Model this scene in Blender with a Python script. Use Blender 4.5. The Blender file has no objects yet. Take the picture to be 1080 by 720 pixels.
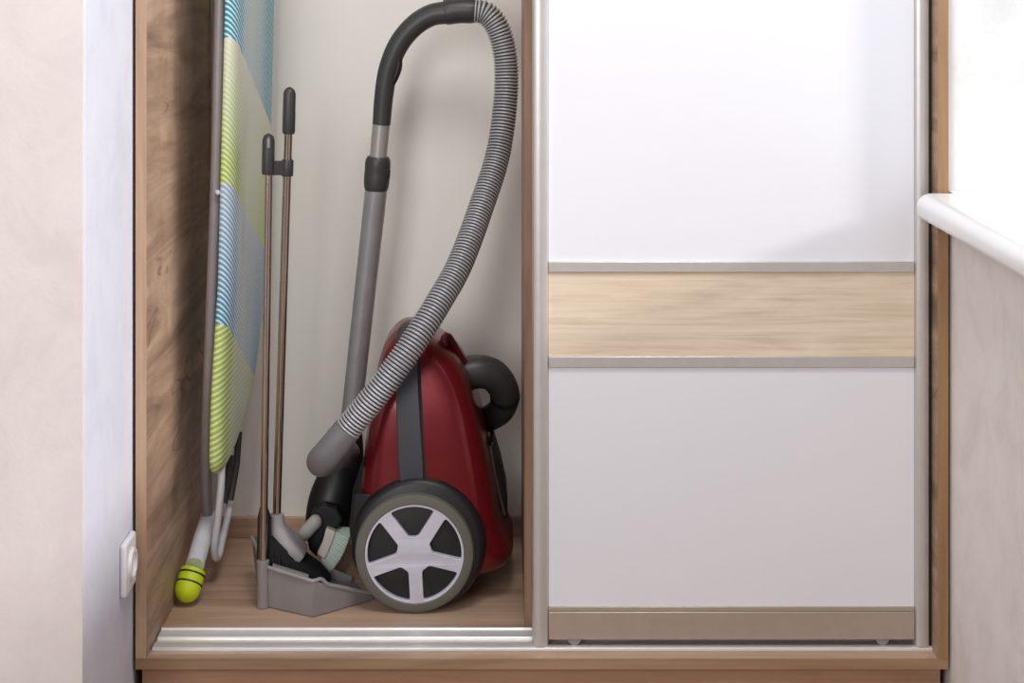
import bpy, bmesh, math, random
import numpy as np
from mathutils import Vector, Matrix
random.seed(4)
C = bpy.context.scene.collection
PI = math.pi
# ---------------------------------------------------------------- camera model
F, D0, HX, HY = 1778.0, 2.54, 530.0, -25.0
H = 719.0 / 700.0
def P(px, py, y):
    k = (D0 + y) / F
    return Vector(((px - HX) * k, y, H - (py - HY) * k))
cam = bpy.data.cameras.new('camera'); co = bpy.data.objects.new('camera', cam); C.objects.link(co)
co.location = (0, -D0, H); co.rotation_euler = (PI / 2, 0, 0)
cam.sensor_width = 36; cam.lens = F / 1080 * 36
cam.shift_x = (540 - HX) / 1080; cam.shift_y = -(360 - HY) / 1080
cam.clip_start = 0.05
bpy.context.scene.camera = co

# ---------------------------------------------------------------- materials
def lin(c):
    return tuple(((v / 255) / 12.92 if v / 255 <= .04045 else ((v / 255 + .055) / 1.055) ** 2.4) for v in c) + (1,)
class N:
    def __init__(s, name):
        s.m = bpy.data.materials.new(name); s.m.use_nodes = True
        s.t = s.m.node_tree; s.b = s.t.nodes['Principled BSDF']
    def n(s, typ, **kw):
        nd = s.t.nodes.new(typ)
        for k, v in kw.items():
            if k in nd.inputs.keys() if isinstance(k, str) else False: nd.inputs[k].default_value = v
            else: setattr(nd, k, v)
        return nd
    def l(s, a, b): s.t.links.new(a, b)
    def math(s, op, a, b=None, clamp=False):
        nd = s.t.nodes.new('ShaderNodeMath'); nd.operation = op; nd.use_clamp = clamp
        for i, v in enumerate((a, b)):
            if v is None: continue
            if isinstance(v, (int, float)): nd.inputs[i].default_value = v
            else: s.l(v, nd.inputs[i])
        return nd.outputs[0]
    def mix(s, f, a, b):
        nd = s.t.nodes.new('ShaderNodeMix'); nd.data_type = 'RGBA'
        for i, v in ((0, f), (6, a), (7, b)):
            if isinstance(v, (int, float, tuple)): nd.inputs[i].default_value = v
            else: s.l(v, nd.inputs[i])
        return nd.outputs[2]
    def coord(s, scale=(1, 1, 1), rot=(0, 0, 0)):
        tc = s.t.nodes.new('ShaderNodeTexCoord'); mp = s.t.nodes.new('ShaderNodeMapping')
        mp.inputs['Scale'].default_value = scale; mp.inputs['Rotation'].default_value = rot
        s.l(tc.outputs['Object'], mp.inputs[0]); return mp.outputs[0]
    def noise(s, vec, scale, detail=4, rough=.6, dist=0):
        nd = s.t.nodes.new('ShaderNodeTexNoise')
        nd.inputs['Scale'].default_value = scale; nd.inputs['Detail'].default_value = detail
        nd.inputs['Roughness'].default_value = rough; nd.inputs['Distortion'].default_value = dist
        s.l(vec, nd.inputs['Vector']); return nd.outputs['Fac']
    def ramp(s, f, stops):
        nd = s.t.nodes.new('ShaderNodeValToRGB'); e = nd.color_ramp.elements
        while len(e) < len(stops): e.new(.5)
        for el, (p, c) in zip(e, stops): el.position = p; el.color = c
        s.l(f, nd.inputs[0]); return nd.outputs[0]
    def bump(s, h, strength, dist=.002):
        nd = s.t.nodes.new('ShaderNodeBump'); nd.inputs['Strength'].default_value = strength
        nd.inputs['Distance'].default_value = dist; s.l(h, nd.inputs['Height'])
        s.l(nd.outputs[0], s.b.inputs['Normal'])
def plain(name, rgb, rough=.5, metal=0, coat=0, vary=.06, vscale=40, bump=0):
    q = N(name); c = lin(rgb)
    f = q.noise(q.coord(), vscale, 3)
    d = tuple(v * (1 - vary) for v in c[:3]) + (1,); u = tuple(min(1, v * (1 + vary)) for v in c[:3]) + (1,)
    q.l(q.ramp(f, [(.3, d), (.7, u)]), q.b.inputs['Base Color'])
    q.b.inputs['Roughness'].default_value = rough; q.b.inputs['Metallic'].default_value = metal
    q.b.inputs['Coat Weight'].default_value = coat; q.b.inputs['Coat Roughness'].default_value = .12
    if bump: q.bump(f, bump)
    return q.m
def plaster(name, a, b, c, bump=.25):
    q = N(name); v = q.coord()
    f = q.noise(v, 7, 8, .68, .6); g = q.noise(v, 60, 4, .6)
    col = q.ramp(f, [(.36, lin(a)), (.5, lin(b)), (.66, lin(c))])
    q.l(q.mix(q.math('MULTIPLY', g, .18), col, lin(a)), q.b.inputs['Base Color'])
    q.b.inputs['Roughness'].default_value = .85
    q.bump(q.math('ADD', f, q.math('MULTIPLY', g, .4)), bump, .003); return q.m
def wood(name, cols, axis, rough=.5, fine=.5, cracks=False, scale=1.0):
    """cols dark..light; axis = grain direction"""
    q = N(name)
    sc = [9, 9, 9]; sc['xyz'.index(axis)] = .9
    v = q.coord(tuple(s * scale for s in sc))
    f = q.noise(v, 1.6, 7, .62, 1.2)
    sc2 = [160, 160, 160]; sc2['xyz'.index(axis)] = 4
    g = q.noise(q.coord(tuple(sc2)), 1, 3, .6, .2)
    m = q.math('ADD', q.math('MULTIPLY', f, 1 - fine * .45), q.math('MULTIPLY', g, fine * .45))
    n = len(cols)
    col = q.ramp(m, [(.33 + .34 * i / (n - 1), lin(c)) for i, c in enumerate(cols)])
    if cracks:
        nz_ = q.noise(q.coord((5, 1.7, 7), (.25, 0, 0)), 1.5, 2, .4, .5)
        msk = q.ramp(q.noise(q.coord((5, 5, 7)), 1.5, 2), [(.50, (0, 0, 0, 1)), (.57, (1, 1, 1, 1))])
        ln = q.ramp(q.math('ABSOLUTE', q.math('SUBTRACT', nz_, .52)), [(.0, (1, 1, 1, 1)), (.010, (0, 0, 0, 1))])
        col = q.mix(q.math('MULTIPLY', q.math('MULTIPLY', ln, msk), .7), col, lin((84, 60, 46)))
        blot = q.ramp(q.noise(q.coord((4, 4, 5), (.6, 0, 0)), 2.2, 5, .6, 1), [(.45, (0, 0, 0, 1)), (.7, (1, 1, 1, 1))])
        col = q.mix(q.math('MULTIPLY', blot, .45), col, lin((128, 96, 76)))
    q.l(col, q.b.inputs['Base Color']); q.b.inputs['Roughness'].default_value = rough
    q.bump(g, .08, .001); return q.m
def board_cover():
    q = N('striped_cover_fabric')
    tc = q.t.nodes.new('ShaderNodeTexCoord'); sx = q.t.nodes.new('ShaderNodeSeparateXYZ')
    q.l(tc.outputs['Object'], sx.inputs[0])
    y = q.math('ADD', sx.outputs['Y'], BOARD_LOC.y); z = q.math('ADD', sx.outputs['Z'], BOARD_LOC.z)
    s = q.math('ADD', z, q.math('MULTIPLY', q.math('SUBTRACT', y, .225), .62))
    xx = sx.outputs['X']
    def stripes(slope, pitch, duty, sx_=0.0):
        u = q.math('ADD', q.math('ADD', z, q.math('MULTIPLY', y, slope)), q.math('MULTIPLY', xx, sx_))
        fr = q.math('FRACT', q.math('DIVIDE', u, pitch))
        return q.math('LESS_THAN', fr, duty)
    st = q.mix(q.math('GREATER_THAN', y, .38), q.mix(q.math('GREATER_THAN', s, .457), stripes(-.05, .0098, .58, -.45), stripes(.75, .0092, .58, .6)), stripes(-1.3, .0140, .55))
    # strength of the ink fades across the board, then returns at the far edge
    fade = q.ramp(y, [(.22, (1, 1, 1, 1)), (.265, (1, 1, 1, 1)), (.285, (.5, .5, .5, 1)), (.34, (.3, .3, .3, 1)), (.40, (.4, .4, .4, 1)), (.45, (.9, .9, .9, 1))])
    def band(lo): return q.math('GREATER_THAN', s, lo)
    lime, teal, blue, white = lin((182, 212, 38)), lin((20, 165, 190)), lin((60, 160, 205)), lin((240, 243, 240))
    limegrad = q.mix(q.ramp(s, [(.72, (1, 1, 1, 1)), (.93, (.12, .12, .12, 1))]), lin((240, 240, 215)), lime)
    bluegrad = q.mix(q.ramp(s, [(.48, (1, 1, 1, 1)), (.70, (.45, .45, .45, 1))]), lin((205, 220, 238)), blue)
    ink = q.mix(band(.457), lime, bluegrad); ink = q.mix(band(.688), ink, limegrad); ink = q.mix(band(.927), ink, teal)
    ink = q.mix(band(1.19), ink, lime)
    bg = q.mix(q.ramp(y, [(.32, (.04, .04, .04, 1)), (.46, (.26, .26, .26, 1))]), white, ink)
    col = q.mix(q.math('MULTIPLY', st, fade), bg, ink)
    q.l(col, q.b.inputs['Base Color']); q.b.inputs['Roughness'].default_value = .75
    q.bump(q.noise(q.coord(), 900, 2), .15, .0006); return q.m

BOARD_LOC = Vector((-.47, .3, 0))
M = {}
M['beige'] = plaster('beige_plaster_wallpaper', (218, 209, 208), (226, 217, 215), (231, 223, 221))
M['beige_r'] = plaster('beige_wallpaper_right', (228, 221, 217), (238, 232, 229), (243, 238, 235))
M['returnw'] = plaster('pale_plaster_return', (208, 210, 224), (215, 217, 229), (220, 222, 232), .04)
M['reveal'] = plaster('white_plaster_reveal', (214, 215, 214), (223, 224, 223), (228, 229, 228), .05)
M['roomfloor'] = wood('room_floor_wood', [(120, 90, 66), (160, 124, 94)], 'x')
M['panel'] = wood('craft_oak_panel', [(122, 97, 80), (168, 139, 116), (197, 168, 142)], 'y', .5, .35, True)
M['edge'] = wood('oak_edge', [(164, 133, 107), (189, 157, 130), (202, 172, 147)], 'z', .45, .5)
M['edgeh'] = wood('oak_edge_horizontal', [(130, 102, 78), (156, 124, 96), (172, 140, 112)], 'x', .45, .5)
M['plinth'] = wood('plinth_oak', [(136, 102, 80), (162, 124, 98), (176, 140, 112)], 'x', .5, .5)
M['cfloor'] = wood('oak_wardrobe_floor', [(150, 121, 101), (184, 153, 130), (202, 174, 151)], 'x', .42, .4)
M['sonoma'] = wood('sonoma_oak_band', [(196, 177, 152), (220, 203, 180), (232, 217, 198)], 'x', .45, .95, scale=2.6)
M['back'] = plain('beige_back_panel', (232, 228, 223), .6, vary=.02, vscale=3)
M['doorw'] = plain('white_door_panel', (230, 230, 236), .38, vary=.01, vscale=3)
M['alu'] = plain('brushed_aluminium', (206, 202, 200), .38, .55, vary=.03)
M['alud'] = plain('champagne_aluminium_rail', (190, 176, 164), .4, .5, vary=.03)
M['track'] = plain('pale_aluminium_track', (232, 230, 228), .35, .35, vary=.02)
M['shadowgap'] = plain('dark_gap', (28, 24, 22), .8)
M['sill'] = plain('white_sill', (247, 247, 248), .25, coat=.3, vary=.01, vscale=5)
M['whitepl'] = plain('white_plastic', (232, 231, 234), .35, vary=.01)
M['red'] = plain('metallic_red_plastic', (114, 8, 24), .3, .45, .45, vary=.04)
M['redd'] = plain('dark_red_plastic', (96, 10, 20), .35, .25, .3)
M['black'] = plain('black_plastic', (26, 26, 28), .45)
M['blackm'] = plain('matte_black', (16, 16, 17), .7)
M['char'] = plain('charcoal_plastic', (58, 57, 58), .42)
M['strap'] = plain('slate_strap_plastic', (58, 60, 68), .4)
M['hose'] = plain('silver_grey_hose', (186, 186, 190), .4, .35, vary=.03)
M['cuff'] = plain('smooth_grey_hose', (122, 121, 124), .45, .2)
M['tubel'] = plain('light_grey_tube', (168, 165, 162), .35, .4)
M['tube'] = plain('grey_tube', (156, 155, 157), .32, .4)
M['rubber'] = plain('olive_grey_rubber', (100, 98, 90), .7, vary=.04)
M['silver'] = plain('silver_wheel_plastic', (205, 203, 216), .4, .15)
M['pan'] = plain('grey_dustpan_plastic', (136, 130, 130), .45)
M['panl'] = plain('light_grey_plastic', (152, 147, 149), .42)
M['chrome'] = plain('bronze_chrome_pole', (184, 174, 164), .13, .97, vary=.03)
M['brist'] = plain('black_bristle', (14, 13, 13), .8)
M['mint'] = plain('pale_mint_bristle', (206, 222, 211), .7, vary=.12, vscale=300)
M['cream'] = plain('cream_plastic', (226, 217, 206), .5)
M['frame'] = plain('grey_painted_tube', (158, 152, 156), .4, .2)
M['whitet'] = plain('white_painted_tube', (218, 218, 224), .35)
M['neon'] = plain('neon_lime_rubber', (205, 226, 20), .45, vary=.02)
M['gloss'] = plain('glossy_grey_trim', (120, 112, 110), .2, .6)
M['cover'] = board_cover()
M['edge_r'] = wood('shaded_oak_edge', [(128, 98, 66), (154, 120, 84), (168, 134, 96)], 'z', .45, .5)  # right edge oak, its weaker light put into the darker colour
M['pedal'] = plain('pale_grey_pedal', (176, 174, 168), .5)
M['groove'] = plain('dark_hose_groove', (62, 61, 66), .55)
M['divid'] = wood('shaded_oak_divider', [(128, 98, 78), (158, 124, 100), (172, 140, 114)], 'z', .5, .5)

# ---------------------------------------------------------------- object helpers
def thing(name, label, cat, loc):
    o = bpy.data.objects.new(name, None); C.objects.link(o); o.location = loc
    o.empty_display_size = .05; o['label'] = label; o['category'] = cat
    o['_'] = 1; del o['_']
    return o
def rootloc(p):
    v = Vector((0, 0, 0))
    while p is not None: v += p.location; p = p.parent
    return v
def obj(name, bm, mat, parent=None, bevel=0, smooth=True, seg=2, solid=0, label=None, auto=40):
    if isinstance(bm, tuple): bm = bm[0]
    off = rootloc(parent)
    bmesh.ops.recalc_face_normals(bm, faces=bm.faces)
    for v in bm.verts: v.co -= off
    me = bpy.data.meshes.new(name); bm.to_mesh(me); bm.free()
    me.materials.append(mat)
    o = bpy.data.objects.new(name, me); C.objects.link(o)
    if parent: o.parent = parent
    if solid:
        s = o.modifiers.new('solid', 'SOLIDIFY'); s.thickness = solid; s.offset = -1
    if bevel:
        b = o.modifiers.new('bevel', 'BEVEL'); b.width = bevel; b.segments = seg; b.limit_method = 'ANGLE'; b.angle_limit = math.radians(35)
    if smooth:
        for p in me.polygons: p.use_smooth = True
        try: me.set_sharp_from_angle(angle=math.radians(auto))
        except Exception: pass
    if label: o['label'] = label
    return o
def struct(name, bm, mat, **k):
    o = obj(name, bm, mat, **k); o['kind'] = 'structure'; return o
def box(x0, x1, y0, y1, z0, z1, bm=None):
    bm = bm or bmesh.new()
    v = [bm.verts.new((x, y, z)) for x in (x0, x1) for y in (y0, y1) for z in (z0, z1)]
    for f in ((0, 1, 3, 2), (4, 6, 7, 5), (0, 4, 5, 1), (2, 3, 7, 6), (0, 2, 6, 4), (1, 5, 7, 3)):
        bm.faces.new([v[i] for i in f])
    return bm
def loft(rings, bm=None, caps=True, closed=False):
    bm = bm or bmesh.new()
    R = [[bm.verts.new(p) for p in r] for r in rings]; n = len(R[0])
    pairs = list(zip(R[:-1], R[1:])) + ([(R[-1], R[0])] if closed else [])
    for a, b in pairs:
        for i in range(n):
            j = (i + 1) % n
            bm.faces.new((a[i], a[j], b[j], b[i]))
    if caps and not closed:
        bm.faces.new(R[0][::-1]); bm.faces.new(R[-1])
    return bm
def cr(pts, n):
    """Catmull-Rom through points (Vectors or tuples) -> n samples"""
    A = np.array([tuple(p) for p in pts], float)
    A = np.vstack([2 * A[0] - A[1], A, 2 * A[-1] - A[-2]])
    out = []
    segs = len(A) - 3
    for i in range(n):
        t = i / (n - 1) * segs; s = min(int(t), segs - 1); u = t - s
        p0, p1, p2, p3 = A[s:s + 4]
        out.append(.5 * (2 * p1 + (p2 - p0) * u + (2 * p0 - 5 * p1 + 4 * p2 - p3) * u * u + (3 * p1 - p0 - 3 * p2 + p3) * u ** 3))
    return np.array(out)
def resample(S, step):
    d = np.r_[0, np.cumsum(np.linalg.norm(np.diff(S, axis=0), axis=1))]
    m = max(2, int(d[-1] / step) + 1); q = np.linspace(0, d[-1], m)
    return np.stack([np.interp(q, d, S[:, k]) for k in range(S.shape[1])], 1), q
def sweep(S, rad, seg=20, bm=None, caps=True, sx=1, sy=1):
    """tube along polyline S (n,3); rad scalar or list"""
    bm = bm or bmesh.new(); n = len(S)
    S = [Vector(p) for p in S]
    rad = rad if hasattr(rad, '__len__') else [rad] * n
    T = [(S[min(i + 1, n - 1)] - S[max(i - 1, 0)]).normalized() for i in range(n)]
    up = Vector((0, 1, 0))
    if abs(T[0].dot(up)) > .9: up = Vector((1, 0, 0))
    u = (up - T[0] * up.dot(T[0])).normalized(); rings = []
    for i in range(n):
        u = (u - T[i] * u.dot(T[i])).normalized(); w = T[i].cross(u)
        rings.append([S[i] + (u * math.cos(a) * sx + w * math.sin(a) * sy) * rad[i] for a in [2 * PI * j / seg for j in range(seg)]])
    return loft(rings, bm, caps)
def path(pts, step=.006): return resample(cr(pts, 40 * len(pts)), step)[0]
def lathe_y(cx, cz, prof, seg=64, bm=None, closed=True, zmin=None):
    """prof: list of (radius, y), revolved about the y axis through (cx, cz)"""
    rings = []
    for j in range(seg):
        a = 2 * PI * j / seg
        rings.append([Vector((cx + r * math.cos(a), y, cz + r * math.sin(a))) for r, y in prof])
    bm = loft(rings, bm, False, True)
    if zmin is not None:
        for v in bm.verts: v.co.z = max(v.co.z, zmin)
    return bm
def disc_y(cx, cz, r, y0, y1, seg=64, bm=None):
    return loft([[Vector((cx + r * math.cos(2 * PI * j / seg), y, cz + r * math.sin(2 * PI * j / seg))) for j in range(seg)] for y in (y0, y1)], bm)
def prism(poly, off, bm=None):
    off = Vector(off)
    return loft([[Vector(p) for p in poly], [Vector(p) + off for p in poly]], bm)
def capsule(a, b, r, n=8, seg=20, bm=None):
    a, b = Vector(a), Vector(b); d = (b - a).normalized()
    S, R = [], []
    for i in range(n + 1):
        t = PI / 2 * i / n; S.append(a - d * r * math.cos(t)); R.append(max(1e-4, r * math.sin(t)))
    for i in range(n + 1):
        t = PI / 2 * i / n; S.append(b + d * r * math.sin(t)); R.append(max(1e-4, r * math.cos(t)))
    return sweep(S, R, seg, bm)

# ---------------------------------------------------------------- room setting
XL, XR = -.558, .6765          # faces of the two side walls
ZF = -.10                      # room floor
bm = bmesh.new()
struct('wall_left', box(-1.6, XL - .0005, -.30, -.289, ZF, 2.4), M['beige'])
struct('trim_1', box(-.86, XL, -.2885, .62, ZF, 2.4), M['returnw'], bevel=.006, seg=3)
struct('wall_right', box(XR, 1.05, -2.2, .62, ZF, .6635), M['beige_r'])
struct('trim_2', box(XR, 1.3, .030, .62, .7012, 2.4), M['reveal'])
struct('floor', box(-1.6, 1.3, -2.9, .62, ZF - .02, ZF), M['roomfloor'])
struct('wall_back', box(-.86, 1.05, .60, .62, ZF, 2.4), M['beige'])

# window sill with its rounded nose
prof = []
zt, zb, xn = .7010, .6640, .6225
prof.append((1.05, zb)); prof.append((xn + .006, zb)); prof.append((xn + .001, zb + .003)); prof.append((xn, zb + .008))
for i in range(9):
    a = PI - PI / 2 * i / 8
    prof.append((xn + .022 + .022 * math.cos(a), zt - .019 + .019 * math.sin(a)))
prof.append((1.05, zt))
rings = [[Vector((x, y, z)) for x, z in prof] for y in (-1.9, -.007)]
bm = loft(rings); box(XR + .001, 1.05, -.0069, .06, zb, zt, bm)
sl_ = obj('window_sill', bm, M['sill'], auto=50)
sl_['label'] = 'white window sill with a rounded nose, jutting in at the right above the beige wall'; sl_['category'] = 'window sill'

# wall socket on the return
t = thing('power_socket', 'white square wall socket on the pale return beside the wardrobe', 'socket', (XL, -.045, .16))
obj('face_plate', box(XL + .0003, XL + .010, -.086, -.017, .121, .199), M['whitepl'], t, bevel=.004, seg=3)
def disc_x(x0, x1, cy, cz, r0, r1, seg=40):
    return loft([[Vector((x, cy + r * math.cos(2 * PI * j / seg), cz + r * math.sin(2 * PI * j / seg))) for j in range(seg)] for x, r in ((x0, r0), (x1, r1), (x1, r1 * .82), (x1 - .004, r1 * .78))])
obj('socket_ring', disc_x(XL + .009, XL + .0145, -.050, .160, .025, .022), M['whitepl'], t)

# ---------------------------------------------------------------- wardrobe
WX0, WX1 = -.553, .672; YB = .56; ZT = 1.95; TH = .0165
w = thing('wardrobe', 'built-in oak wardrobe with one white sliding door and an open left bay', 'wardrobe', (.06, .28, ZF))
for x0, x1 in ((WX0, WX0 + TH), (WX1 - TH, WX1)):
    obj('side_panel', box(x0, x1, .0006, YB + .02, -.0, ZT), M['panel'], w, bevel=.0006)
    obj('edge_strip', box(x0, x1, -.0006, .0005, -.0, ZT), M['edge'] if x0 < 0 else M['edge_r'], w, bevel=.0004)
obj('bottom_panel', box(WX0, WX1, 0.0006, YB + .02, -TH, -.0003), M['cfloor'], w, bevel=.0006)
obj('edge_strip', box(WX0, WX1, -.0008, .0005, -TH, -.0001), M['edgeh'], w, bevel=.0004)
obj('top_panel', box(WX0 + TH, WX1 - TH, .0, YB + .02, ZT - .018, ZT), M['edgeh'], w)
obj('plinth', box(WX0 + .008, WX1 - .010, .010, .028, ZF, -TH - .0004), M['plinth'], w)
obj('back_panel', box(WX0 + TH, WX1 - TH, YB, YB + .018, 0, ZT - .018), M['back'], w)
obj('back_skirting', box(WX0 + TH, WX1 - TH, YB - .012, YB - .0003, 0, .0355), M['cfloor'], w, bevel=.001)
# vertical divider whose front edge shows beside the door
xd = P(553, 0, .14).x
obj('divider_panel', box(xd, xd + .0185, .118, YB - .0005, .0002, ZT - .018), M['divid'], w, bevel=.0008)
# double aluminium track
pr = [(.026, 0), (.026, .004), (.028, .0055), (.046, .0055), (.0475, .0045), (.0475, .0015), (.066, .0015), (.0675, .0045), (.0690, .0058), (.094, .0058), (.0965, .009), (.099, .009), (.099, 0)]
obj('sliding_track', loft([[Vector((x, y, z)) for y, z in pr] for x in (WX0 + TH + .003, WX1 - TH - .0006)]), M['track'], w, bevel=.0005)
# sliding door
YD = .030; kd = (D0 + YD) / F
def dz(py): return H - (py - HY) * kd
def dx(px): return (px - HX) * kd
d = bpy.data.objects.new('sliding_door', None); C.objects.link(d); d.parent = w
d.location = Vector((dx(770), YD, 0)) - w.location
def stile(px0, px1, z0):
    x0, x1 = dx(px0), dx(px1); wv = x1 - x0
    pts = [(x0, YD + .028), (x0, YD + .004), (x0 + .002, YD - .001), (x0 + wv * .3, YD - .0035), (x0 + wv * .7, YD - .003), (x1 - .002, YD - .001), (x1, YD + .003), (x1, YD + .028)]
    return loft([[Vector((x, y, z)) for x, y in pts] for z in (z0, ZT - .03)])
obj('stile', stile(561.5, 578.5, dz(683.5)), M['alu'], d)
obj('stile', stile(965, 980.5, dz(681.5)), M['alu'], d)
obj('gap_shade_strip', box(dx(980.5) + .0002, WX1 - TH - .0004, YD + .004, YD + .02, .004, ZT - .03), M['blackm'], d)  # dark strip added beside the stile, standing in for shade in the gap
xa, xb = dx(578.5) + .0002, dx(965) - .0002
obj('white_panel', box(xa, xb, YD + .006, YD + .018, dz(276), ZT - .03), M['doorw'], d)
obj('white_panel', box(xa, xb, YD + .006, YD + .018, dz(641), dz(388)), M['doorw'], d)
obj('wood_panel', box(xa, xb, YD + .0055, YD + .018, dz(376), dz(287.5)), M['sonoma'], d)
for a, b in ((276, 287.5), (376, 388)):
    obj('rail', box(xa, xb, YD + .0015, YD + .019, dz(b), dz(a)), M['alu'], d, bevel=.0012)
obj('bottom_rail', box(xa, xb, YD + .001, YD + .02, dz(674.5), dz(645.5)), M['alud'], d, bevel=.001)
obj('bottom_rail_lip', box(xa, xb, YD + .003, YD + .02, dz(645.3), dz(640.5)), M['alud'], d, bevel=.0008)
for px in (606, 932):
    obj('roller', disc_y(dx(px), dz(677) + .003, .0105, YD + .006, YD + .014, 32), M['tube'], d, bevel=.001)

# ---------------------------------------------------------------- ironing board
t = thing('ironing_board', 'upright ironing board in striped teal and lime cover against the oak side panel', 'ironing board', BOARD_LOC)
def bX(y, z):
    return np.interp(z, [.2, .226, .335, .52, .99, 1.3], [-.478, -.476, -.473, -.4615, -.4495, -.444]) + (y - .225) * .09
rear = [(1.34, .50), (1.2, .515), (1.0, .52), (.8, .52), (.6, .518), (.5, .51), (.42, .50), (.35, .485), (.30, .455), (.26, .415), (.235, .37), (.218, .33), (.205, .285)]
front = [(.203, .262), (.207, .245), (.218, .232), (.25, .226), (.4, .224), (.6, .224), (.8, .224), (1.0, .224), (1.2, .226), (1.34, .24)]
ol = [(y, z) for z, y in rear + front]
S = cr([(y, z, 0) for y, z in ol] + [(ol[0][0], ol[0][1], 0)], 150)[:-1]
cy = .34
def inset(p, q):
    y, z = p
    # shrink towards the board's axis
    yc = .34; zc = min(max(z, .36), 1.22)
    v = Vector((y - yc, z - zc)); L = v.length
    v = v * max(0, (L - q) / L) if L > 0 else v
    return yc + v.x, zc + v.y
rings = []
for q, xo in ((.012, -.008), (.003, -.006), (0, .0), (.002, .0055), (.008, .010), (.016, .0125), (.03, .0135), (.08, .0145)):
    r = []
    for y, z, _ in S:
        a, b = inset((y, z), q); r.append(Vector((float(bX(a, b)) + xo, a, b)))
    rings.append(r)
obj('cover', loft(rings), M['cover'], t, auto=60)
def flat(p, o): return Vector(p) + Vector(o)
legp = [P(236, -150, .255), P(232, 0, .248), P(228, 170, .245), P(222.5, 330, .25), P(218.5, 430, .265), P(217, 500, .29), P(219, 548, .335)]
obj('leg', sweep(path(legp, .02), .0092, 16), M['frame'], t, label='grey leg tube beside the cover')
obj('bolt', capsule(P(229, 203, .2335), P(229.6, 203, .228), .0045), M['whitet'], t)
foot = [P(221, 545, .34), P(213, 570, .29), P(205.5, 596, .238)]
obj('foot_bar', sweep(path(foot, .01), .0155, 24), M['whitet'], t)
ca, cb = P(204, 601.5, .232), P(198, 621, .2135)
dd = (cb - ca).normalized()
cs = [ca - dd * .001, ca, cb] + [cb + dd * .021 * math.sin(PI / 2 * i / 8) for i in range(1, 9)]
cap = obj('foot_cap', sweep(cs, [.0195, .0208, .021] + [max(1e-4, .021 * math.cos(PI / 2 * i / 8)) for i in range(1, 9)], 30), M['neon'], t, label='neon lime rubber foot cap')
for f in (.22, .72):
    c = ca.lerp(cb, f); bm = bmesh.new()
    sweep([c - dd * .0017, c - dd * .0012, c + dd * .0012, c + dd * .0017], [.0205, .0217, .0217, .0205], 28, bm)
    obj('groove_ring', bm, M['black'], cap)
loop = [P(233.5, 478, .270), P(233.5, 505, .268), P(231.5, 530, .270), P(228, 562, .278), P(226, 580, .287), P(227.5, 588, .298), P(231, 584, .315), P(236, 562, .36), P(241.5, 538, .41), P(244.5, 520, .44), P(248, 490, .465)]
obj('end_loop', sweep(path(loop, .005), .0062, 14), M['whitet'], t)
obj('brace_bar', sweep([P(252, 455, .44), P(249.5, 490, .43), P(243, 527, .40)], .006, 10, sx=.8, sy=1), M['char'], t)
obj('brace_bar', sweep([P(243, 480, .34), P(240, 512, .33), P(236.5, 530, .325)], .006, 10), M['char'], t)

# ---------------------------------------------------------------- dustpan with long pole
A0, B0, C0 = P(282, 640.5, .205), P(330, 651, .161), P(394, 632, .239)
A = Vector((A0.x, .205, .001)); B = Vector((B0.x, .161, .001)); Cc = Vector((C0.x, .236, .001))
Dd = Vector((-.255, .318, .001)); E = Vector((-.418, .322, .001))
t = thing('dustpan', 'grey dustpan on a long metal pole, on the wardrobe floor left of the wheel', 'dustpan', (-.33, .24, 0))
def up(p, h, flare=.0):
    c = Vector((-.33, .24, 0)); v = (Vector(p) - c); v.z = 0
    return Vector(p) + v.normalized() * flare + Vector((0, 0, h))
bm = bmesh.new()
fl = [bm.verts.new(p) for p in (A, B, Cc, Dd, E)]
rim = [up(A, .066, .003), up(B, .058, .003), up(Cc, .010, 0), up(Dd, .010, 0), up(E, .072, .012)]
rv = [bm.verts.new(p) for p in rim]
bm.faces.new(fl)
for i in (0, 1, 3, 4):
    j = (i + 1) % 5; bm.faces.new((fl[i], fl[j], rv[j], rv[i]))
obj('pan', bm, M['pan'], t, solid=.003, bevel=.0015, smooth=True, auto=25)
rl = [rim[1].lerp(rim[2], .95), rim[1].lerp(rim[2], .55), rim[1].lerp(rim[2], .22), rim[1] + Vector((.012, .012, .001)), rim[1], rim[0].lerp(rim[1], .5), rim[0], rim[0].lerp(rim[4], .5), rim[4]]
obj('rim', sweep(resample(np.array([tuple(p) for p in rl]), .008)[0], .0032, 10), M['panl'], t)
bm = bmesh.new()
for i in range(22):
    p = rim[0].lerp(rim[1], .16 + .72 * i / 21)
    box(p.x - .0009, p.x + .0009, p.y + .001, p.y + .008, p.z + .001, p.z + .0062, bm)
obj('comb_teeth', bm, M['panl'], t, smooth=False)
sa, sb = P(277.5, 641, .205), P(277.5, 591, .205)
sa.z = .001; soc = obj('pole_socket', sweep([sa, sa.lerp(sb, .5), sb, sb + Vector((0, 0, .001))], [.0098, .0096, .0104, .0085], 24), M['pan'], t)
br = [P(270.5, 592, .225), P(271.5, 545, .222), P(274, 534, .221), P(281, 534, .221), P(285.5, 545, .222), P(286, 592, .225)]
obj('pole_bracket', prism(br, (0, .008, 0)), M['black'], t, bevel=.002)
l0, l1 = P(277.5, 600, .205), P(283.5, 182, .222)
obj('pole', sweep([l0, l0.lerp(l1, .5), l1], .0062, 20), M['chrome'], t)
g0, g1 = P(282.6, 184, .2225), P(283.2, 148, .223)
bm = bmesh.new()
sweep([g0, g0.lerp(g1, .08), g0.lerp(g1, .5), g1, g1 + Vector((0, 0, .006)), g1 + Vector((0, 0, .0095)), g1 + Vector((0, 0, .0115))], [.0092, .0104, .0104, .0102, .0085, .0055, .001], 24, bm)
grip = obj('grip', bm, M['char'], t)
hh = P(283.2, 151, .2124)
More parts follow.
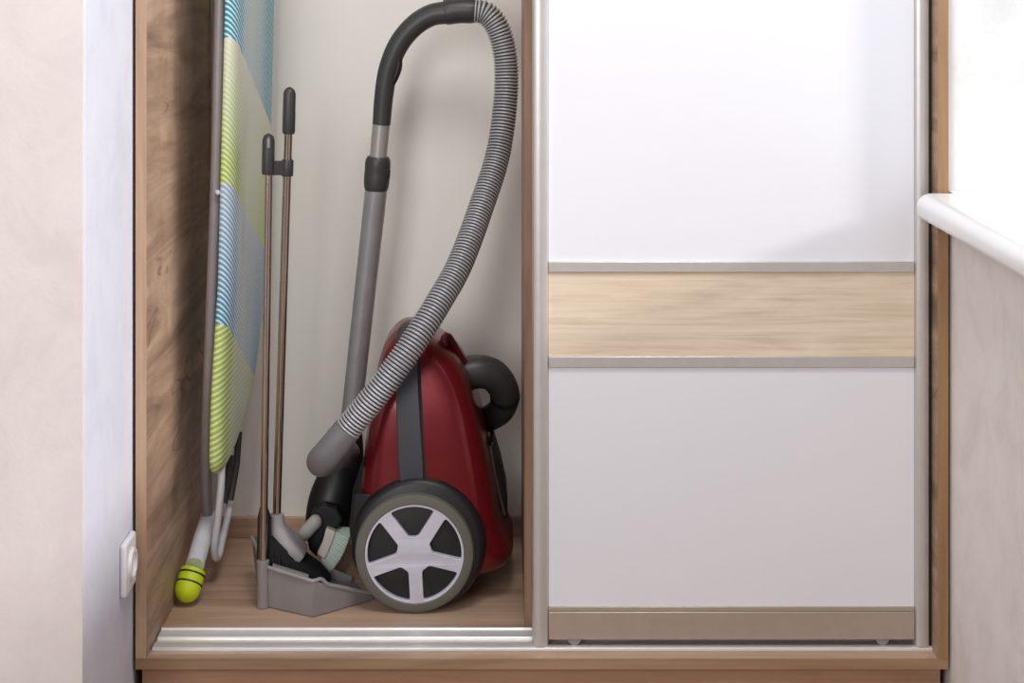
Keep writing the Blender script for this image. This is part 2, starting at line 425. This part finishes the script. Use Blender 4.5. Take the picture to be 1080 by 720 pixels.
obj('hanging_hole', capsule(hh + Vector((0, 0, -.006)), hh + Vector((0, 0, .006)), .0025, seg=12), M['panl'], grip)
# clip arm that holds the broom pole
cpos = P(303.2, 177, .238)
bm = bmesh.new()
a = P(287, 177, .2235)
rings = []
for f in np.linspace(0, 1, 5):
    p = a.lerp(cpos, f * .8); rings.append([p + Vector((0, -.005, -.0115)), p + Vector((0, -.005, .0115)), p + Vector((0, .005, .0115)), p + Vector((0, .005, -.0115))])
loft(rings, bm)
dirb = (P(304.5, 140, .239) - P(291, 545, .252)).normalized()
sweep([cpos - dirb * .0135, cpos - dirb * .012, cpos + dirb * .012, cpos + dirb * .0135], [.009, .0098, .0098, .009], 24, bm)
obj('clip', bm, M['char'], t, auto=30)

# ---------------------------------------------------------------- broom
t = thing('broom', 'long-handled broom with black bristles standing in the grey dustpan', 'broom', (-.36, .25, .004))
b0, b1 = P(291.5, 552, .252), P(304.3, 136, .239)
obj('pole', sweep([b0, b0.lerp(b1, .5), b1], .0068, 20), M['chrome'], t)
g0, g1 = P(304.4, 141, .239), P(305.3, 99, .238)
obj('grip', sweep([g0, g0.lerp(g1, .06), g0.lerp(g1, .5), g1, g1 + Vector((0, 0, .006)), g1 + Vector((0, 0, .0095)), g1 + Vector((0, 0, .0115))], [.0092, .0106, .0106, .0104, .0086, .0055, .001], 24), M['char'], t)
# head: socket that flares into a sloping plate
rings = []
for (px, py, wd, th) in ((291.5, 542, 8, .0125), (291.8, 552, 8.6, .0135), (293.5, 560, 10.5, .017), (299, 568, 11, .024), (308, 576, 10, .028), (316, 582, 7.5, .030), (319.5, 585, 6, .029)):
    rings.append((px, py, wd, th))
bm = bmesh.new(); rr = []
prev = None
for i, (px, py, wd, th) in enumerate(rings):
    c = P(px, py, .25)
    n0 = rings[max(i - 1, 0)]; n1 = rings[min(i + 1, len(rings) - 1)]
    dv = Vector((n1[0] - n0[0], 0, -(n1[1] - n0[1]))).normalized(); nx = Vector((dv.z, 0, -dv.x))
    hw = wd * .00157
    ring = []
    for j in range(28):
        a = 2 * PI * j / 28
        e = 2 / (2 + i * .5)
        ca_, sa_ = math.cos(a), math.sin(a)
        ring.append(c + nx * hw * math.copysign(abs(ca_) ** e, ca_) + Vector((0, 1, 0)) * th * math.copysign(abs(sa_) ** e, sa_))
    rr.append(ring)
loft(rr, bm)
obj('head', bm, M['panl'], t, bevel=.001, label='grey plastic broom head')
bm = bmesh.new()
top0, top1 = P(284, 560, .25), P(318, 589, .25)
bot0, bot1 = P(279, 612, .25), P(347, 615, .25)
for i in range(34):
    for j in range(13):
        u, v = i / 33 + random.uniform(-.012, .012), j / 12
        yy = (v - .5) * .05
        a = top0.lerp(top1, u) + Vector((0, yy, .004)); b = bot0.lerp(bot1, u) + Vector((random.uniform(-.004, .004), yy * 1.5 + random.uniform(-.003, .003), 0))
        b.z = max(.012, b.z) + random.uniform(0, .004)
        sweep([a, a.lerp(b, .6) + Vector((.001, 0, .002)), b], [.0024, .0024, .0016], 5, bm)
# core so no light leaks between the tufts
cn = [top0 + Vector((0, 0, .004)), top1 + Vector((0, 0, .004)), bot1, bot0]
prism([p + Vector((0, -.026, 0)) for p in cn], (0, .052, 0), bm)
obj('bristles', bm, M['brist'], t, smooth=False, label='black broom bristles')

# ---------------------------------------------------------------- vacuum cleaner
v = thing('vacuum_cleaner', 'red canister vacuum cleaner with grey corrugated hose, stood on end in the wardrobe', 'vacuum cleaner', (-.12, .32, 0))
# z, x0, x1, y0, y1, exponent
secs = np.array([
 (.040, -.185, -.02, .235, .425, 3.0),
 (.050, -.215, .008, .215, .445, 3.6),
 (.075, -.232, .018, .203, .458, 4.5),
 (.096, -.238, .009, .199, .460, 5.5),
 (.125, -.240, -.003, .197, .462, 6.0),
 (.160, -.237, -.010, .196, .462, 6.5),
 (.240, -.229, -.026, .199, .460, 6.5),
 (.320, -.218, -.046, .208, .452, 6.0),
 (.375, -.209, -.066, .220, .440, 4.6),
 (.405, -.200, -.090, .232, .428, 3.6),
 (.425, -.188, -.116, .247, .410, 3.0),
 (.436, -.176, -.128, .266, .390, 2.6),
 (.441, -.165, -.136, .290, .360, 2.4)])
dense = np.array(cr(secs, 90))
dense[:, 0] = np.maximum.accumulate(dense[:, 0])
def sec(z): return [np.interp(z, dense[:, 0], dense[:, k]) for k in range(1, 6)]
def spow(c, e): return math.copysign(abs(c) ** e, c)
def ringat(z, grow=0, seg=72):
    x0, x1, y0, y1, n = sec(z); cx, cy_, rx, ry = (x0 + x1) / 2, (y0 + y1) / 2, (x1 - x0) / 2 + grow, (y1 - y0) / 2 + grow
    return [Vector((cx + rx * spow(math.cos(a), 2 / n), cy_ + ry * spow(math.sin(a), 2 / n), z)) for a in [2 * PI * (j + .5) / seg for j in range(seg)]]
body = obj('body', loft([ringat(z) for z in dense[:, 0]]), M['red'], v, auto=50)
def fronty(x, z):
    x0, x1, y0, y1, n = sec(z); cx, rx, cy_, ry = (x0 + x1) / 2, (x1 - x0) / 2, (y0 + y1) / 2, (y1 - y0) / 2
    q = min(1, abs((x - cx) / rx)); return cy_ - ry * (1 - q ** n) ** (1 / n)
# patch lying on the camera-facing side: list of (z, xl, xr)
def sidepatch(rows, off, nx=8, back=.012):
    bm = bmesh.new(); F_, B_ = [], []
    for z, xl, xr in rows:
        F_.append([bm.verts.new((x, fronty(x, z) - off, z)) for x in np.linspace(xl, xr, nx)])
        B_.append([bm.verts.new((x, fronty(x, z) + back, z)) for x in np.linspace(xl, xr, nx)])
    R = len(rows)
    for i in range(R - 1):
        for j in range(nx - 1):
            bm.faces.new((F_[i][j], F_[i][j + 1], F_[i + 1][j + 1], F_[i + 1][j])); bm.faces.new((B_[i][j], B_[i + 1][j], B_[i + 1][j + 1], B_[i][j + 1]))
        for j in (0, nx - 1):
            bm.faces.new((F_[i][j], F_[i + 1][j], B_[i + 1][j], B_[i][j]))
    for i in (0, R - 1):
        for j in range(nx - 1): bm.faces.new((F_[i][j], F_[i][j + 1], B_[i][j + 1], B_[i][j]))
    return bm
def rows(tab, n=26):
    T = np.array(tab); zs = np.linspace(T[0, 0], T[-1, 0], n)
    return [(z, np.interp(z, T[:, 0], T[:, 1]), np.interp(z, T[:, 0], T[:, 2])) for z in zs]
ks = (D0 + .20) / F
def sxr(tab):   # (py, pxl, pxr) at the side face
    out = []
    for py, a, b in tab:
        y = .21 if py > 400 else (.24 if py > 360 else .27)
        out.append((P(a, py, y).z, P(a, py, y).x, P(b, py, y).x))
    return out[::-1]
obj('strap', sidepatch(rows(sxr([(350, 422, 436), (365, 419, 440), (400, 418.5, 442), (450, 419, 444), (490, 421, 447), (520, 424, 447)])), .004), M['strap'], v, bevel=.0012, label='slate grey carrying strap down the side')
obj('strap_groove', sidepatch(rows(sxr([(370, 440, 443), (400, 442, 445), (450, 444, 446.5), (500, 447, 449.5)])), .0012), M['blackm'], v)
# black top cap of the carrying handle
obj('handle_cap', sweep(path([P(424, 362, .25), P(426, 350, .27), P(433, 344, .30), P(440, 346, .34)], .004), .011, 16), M['char'], v)
obj('lid_fin', sweep(path([P(469, 372, .29), P(468.5, 360, .29), P(472, 355, .295), P(482, 371, .31), P(496, 394, .33)], .004), .0075, 14), M['redd'], v)
# black underside facing left, behind the wheel
def under(z0, z1, xoff):
    rg = []
    for z in np.linspace(z0, z1, 14):
        x0, x1, y0, y1, n = sec(z)
        rg.append([Vector((x0 - xoff, y0 + .03, z)), Vector((x0 - xoff + .004, y0 + .012, z)), Vector((x0 + .02, y0 + .004, z)), Vector((x0 + .03, y0 + .05, z)), Vector((x0 + .03, y1 - .05, z)), Vector((x0 + .01, y1 - .02, z)), Vector((x0 - xoff, y1 - .04, z))])
    return loft(rg)
obj('underside', under(.055, .185, .011), M['black'], v, bevel=.002)
# wheels
WC = P(437, 584, .173); WCx, WR = WC.x, .0965; WCz = WR + .0005
obj('wheel_arch', lathe_y(WCx + .006, WCz + .009, [(.02, .184), (.098, .184), (.105, .188), (.109, .196), (.110, .212), (.106, .232), (.02, .232)], 72, zmin=.008), M['black'], v)
def curve_plate(name, yfront, mat, parent):
    cu = bpy.data.curves.new('tmp', 'CURVE'); cu.dimensions = '2D'; cu.fill_mode = 'BOTH'
    cu.extrude = .004; cu.bevel_depth = .0012; cu.bevel_resolution = 2
    def poly(pts):
        s = cu.splines.new('POLY'); s.points.add(len(pts) - 1)
        for p, (a, b) in zip(s.points, pts): p.co = (a, b, 0, 1)
        s.use_cyclic_u = True
    ro = .0798
    poly([(ro * math.cos(2 * PI * i / 90), ro * math.sin(2 * PI * i / 90)) for i in range(90)])
    for k in range(5):
        a0 = math.radians(-87 + 72 * k + 36)
        # rounded wedge hole between two spokes
        half = PI / 5; hw = .0098; ri, ro_ = .0275, .0770
        def edge(rr_, sgn, w_=hw): return a0 + sgn * (half - math.asin(min(.99, w_ / rr_)))
        pl = [(edge(q_, -1), q_) for q_ in np.linspace(.0300, .0715, 14)]
        pl += [(edge(.0752, -1, .0106), .0752)]
        aL, aR = edge(ro_, -1, .0135), edge(ro_, 1, .0135)
        pl += [(a_, ro_) for a_ in np.linspace(aL, aR, 12)]
        pl += [(edge(.0752, 1, .0106), .0752)]
        pl += [(edge(q_, 1), q_) for q_ in np.linspace(.0715, .0300, 14)]
        pl += [(a_, ri) for a_ in np.linspace(edge(.0300, 1) - .15, edge(.0300, -1) + .15, 4)]
        pts = [(r_ * math.cos(a_), r_ * math.sin(a_)) for a_, r_ in pl]
        # smooth corners by a few chaikin passes
        for _ in range(2):
            q = []
            for i in range(len(pts)):
                p0, p1 = pts[i], pts[(i + 1) % len(pts)]
                q += [(p0[0] * .75 + p1[0] * .25, p0[1] * .75 + p1[1] * .25), (p0[0] * .25 + p1[0] * .75, p0[1] * .25 + p1[1] * .75)]
            pts = q
        poly(pts)
    tmp = bpy.data.objects.new('tmp', cu); C.objects.link(tmp)
    bpy.context.view_layer.update()
    me = bpy.data.meshes.new_from_object(tmp.evaluated_get(bpy.context.evaluated_depsgraph_get()))
    bpy.data.objects.remove(tmp); bpy.data.curves.remove(cu)
    bm = bmesh.new(); bm.from_mesh(me); bpy.data.meshes.remove(me)
    for vv in bm.verts:
        x, z, h = vv.co; r = math.hypot(x, z)
        dish = .006 * max(0, 1 - r / .079) ** 1.2      # hub bulges a little
        vv.co = Vector((WCx + x, yfront - h - dish, WCz + z))
    return obj(name, bm, mat, parent, auto=35)
def wheel(y0, sgn):
    tyre = lathe_y(WCx, WCz, [(.0775, y0 + sgn * .004), (.081, y0), (.090, y0 + sgn * .0005), (.0945, y0 + sgn * .003), (WR, y0 + sgn * .009), (WR, y0 + sgn * .034), (.092, y0 + sgn * .039), (.0775, y0 + sgn * .039)], 96)
    r = obj('wheel', tyre, M['rubber'], v, label='large wheel with olive grey tyre' if sgn > 0 else None)
    obj('wheel_backing', disc_y(WCx, WCz, .0774, y0 + sgn * .017, y0 + sgn * .03), M['blackm'], r)
    return r
w1 = wheel(.173, 1)
curve_plate('hub_cap', .180, M['silver'], w1)
w2 = wheel(.482, -1)
# glossy exhaust trim and black grille on the right face
def onright(py, px, y): return P(px, py, y)
obj('exhaust_grille', prism([P(516, 470, .33), P(520, 466, .33), P(528, 492, .33), P(534, 520, .33), P(535.5, 545, .33), P(530, 548, .33), P(522, 515, .33)], (0, .09, 0)), M['black'], v, bevel=.003)
obj('exhaust_trim', sweep(path([P(517, 470, .318), P(521, 495, .318), P(527, 522, .318), P(532, 543, .318)], .006), .0035, 10), M['gloss'], v)
# swivel elbow where the hose enters the lid
el = [P(478, 398, .335), P(494, 393, .335), P(510, 392, .34), P(523, 398, .35), P(532.3, 414, .37), P(529, 431, .395), P(516, 441, .42), P(498, 449, .44)]
S = path(el, .004); L = len(S)
obj('hose_elbow', sweep(S, [.0300 - .0095 * (i / L) for i in range(L)], 28), M['char'], v)
i0 = int(L * .50)
obj('elbow_ring', sweep(S[i0:i0 + 4], [.0254, .0262, .0260, .0250], 28), M['black'], v)

# corrugated hose
hp = [P(497, 11, .385), P(512, 14, .384), P(524, 28, .382), P(531.5, 52, .38), P(534, 80, .376), P(532, 117, .364), P(525, 163, .34), P(511, 208, .30), P(486, 276, .225), P(463, 318, .178), P(440, 355, .145), P(416, 390, .128), P(390, 424, .122), P(366, 453, .122)]
S, q = resample(cr(hp, 900), .0058 / 8)
rad = []
for d_ in q:
    ph = (d_ / .0058) % 1
    rad.append(.0184 + .0032 * max(0, math.sin(PI * min(1, ph / .72))) ** .55 + .0006 * d_)
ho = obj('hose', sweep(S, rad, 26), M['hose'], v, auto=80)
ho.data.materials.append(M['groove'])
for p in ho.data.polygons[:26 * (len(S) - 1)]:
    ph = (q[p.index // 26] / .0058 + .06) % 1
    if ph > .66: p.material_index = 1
he = [P(367, 452, .122), P(355, 467, .124), P(344, 480, .130), P(339, 486, .145), P(341, 486, .170), P(349, 482, .21), P(358, 478, .27), P(366, 478, .34)]
S = path(he, .004); L = len(S)
obj('hose_cuff', sweep(S, [.0224 + .0016 * math.sin(PI * min(1, i / L)) for i in range(L)], 28), M['cuff'], v, label='smooth grey lower end of the hose')
# handle, wand
def grow(pts, r0, r1, step=.004):
    S = path(pts, step); L = len(S); return S, [r0 + (r1 - r0) * i / (L - 1) for i in range(L)]
S, r = grow([P(473, 13, .386), P(455, 16, .388), P(437, 27, .39), P(421, 46, .392), P(410, 72, .394), P(405, 100, .396), P(402.3, 131, .398)], .0200, .0158)
hd = obj('handle', sweep(S, r, 26), M['char'], v)
obj('trigger', sweep(path([P(420, 57, .387), P(420.5, 70, .387), P(416.5, 82, .389), P(410, 93, .392)], .003), .0062, 12), M['black'], hd)
S = path([P(469, 13, .386), P(484, 11, .3855), P(501, 11, .385)], .003); L = len(S)
obj('hose_collar', sweep(S, [.0215 + .0012 * min(1, min(i, L - 1 - i) / 2) for i in range(L)], 28), M['char'], v)
def line(a, b, n=12): return [a.lerp(b, i / (n - 1)) for i in range(n)]
obj('upper_tube', sweep(line(P(402.3, 129, .398), P(398.5, 170, .399)), .0150, 26), M['tubel'], v, label='light grey upper wand tube')
S = line(P(399, 165, .399), P(396.5, 202, .401), 14)
rr = [.0185, .0212, .0222, .0225, .0225, .0222, .0222, .0225, .0225, .0225, .0222, .0215, .0205, .0180]
cp = obj('tube_coupling', sweep(S, rr, 28), M['char'], v)
obj('release_button', capsule(P(408.5, 180, .392), P(408, 186, .392), .0055), M['black'], cp)
obj('lower_tube', sweep(line(P(397, 198, .401), P(366, 480, .42), 20), [.0195 - .0018 * i / 19 for i in range(20)], 26), M['tube'], v, label='grey lower wand tube')
# floor nozzle
S = path([P(368, 455, .42), P(364, 485, .41), P(356, 508, .395), P(349, 528, .385), P(345, 552, .38)], .004); L = len(S)
nz = obj('floor_nozzle', sweep(S, [.024 + .015 * math.sin(PI * .62 * i / L) for i in range(L)], 26), M['black'], v)
y0, y1 = .325, .52
hs = [(329, 540), (341, 532), (356, 536), (362, 548), (356, 558), (343, 562), (337, 578), (334, 588), (326, 580), (322, 562)]
obj('nozzle_head', prism([P(a, b, y0) for a, b in hs], (0, y1 - y0, 0)), M['black'], nz, bevel=.004)
obj('pedal', capsule(P(320.5, 563, .318), P(332.5, 550, .318), .0118), M['pedal'], nz, label='light grey foot pedal')
hold = [(344, 557), (354, 561), (350, 573), (342.5, 590), (334, 584), (340, 572)]
obj('brush_holder', prism([P(a, b, .310) for a, b in hold], (0, .064, 0)), M['cream'], nz, bevel=.002)
bm = bmesh.new()
a0, a1, c0, c1 = Vector((352, 561, 0)), Vector((341, 591, 0)), Vector((367.5, 569, 0)), Vector((348, 603, 0))
for i in range(15):
    for j in range(12):
        u = i / 14; y = .316 + .05 * j / 11
        bow = math.sin(PI * u) * 1.8
        s = a0.lerp(a1, u); e = c0.lerp(c1, u)
        p, q_ = P(s.x - 2, s.y - 1, y), P(e.x + bow, e.y + bow, .316)
        q_ = Vector((q_.x, y, max(q_.z, .004)))
        p2 = P(s.x - 2, s.y - 1, .316); p = Vector((p2.x, y, p2.z))
        sweep([p, p.lerp(q_, .6), q_], [.0021, .0022, .0019], 6, bm)
prism([P(a, b, .318) for a, b in ((350, 561), (365, 569), (347, 601), (340, 590))], (0, .046, 0), bm)
obj('brush_bristles', bm, M['mint'], nz, label='pale mint bristles')

# ---------------------------------------------------------------- light
def area(name, loc, target, sx, sy, power, col):
    l = bpy.data.lights.new(name, 'AREA'); l.shape = 'RECTANGLE'; l.size = sx; l.size_y = sy; l.energy = power; l.color = col
    o = bpy.data.objects.new(name, l); C.objects.link(o); o.location = loc
    o.rotation_euler = (Vector(target) - Vector(loc)).to_track_quat('-Z', 'Y').to_euler(); return o
sl = bpy.data.lights.new('daylight', 'SUN'); sl.energy = 2.25; sl.angle = math.radians(8); sl.color = (1.0, .97, .95)
so = bpy.data.objects.new('daylight', sl); C.objects.link(so); so.location = (3, -1.1, 2.2)
so.rotation_euler = Vector((-1, .315, -.42)).to_track_quat('-Z', 'Y').to_euler()
area('window_fill_light', (1.15, -.95, 1.45), (-.5, -.6, .9), .9, 1.4, 7, (.82, .87, 1.0))
area('ceiling_light', (.12, -1.0, 2.45), (-.05, .4, .6), .55, .55, 21, (1.0, .985, .965))
area('room_fill_light', (-.95, -3.2, 1.5), (.1, .2, .5), 1.0, 1.8, 47, (1.0, .985, .985))  # added fill from behind the camera, brightens the door and walls
wd = bpy.data.worlds.new('world'); bpy.context.scene.world = wd; wd.use_nodes = True
wd.node_tree.nodes['Background'].inputs[0].default_value = (1.0, .985, .98, 1); wd.node_tree.nodes['Background'].inputs[1].default_value = .17
sc = bpy.context.scene
sc.view_settings.view_transform = 'Standard'; sc.view_settings.look = 'None'; sc.view_settings.exposure = 0
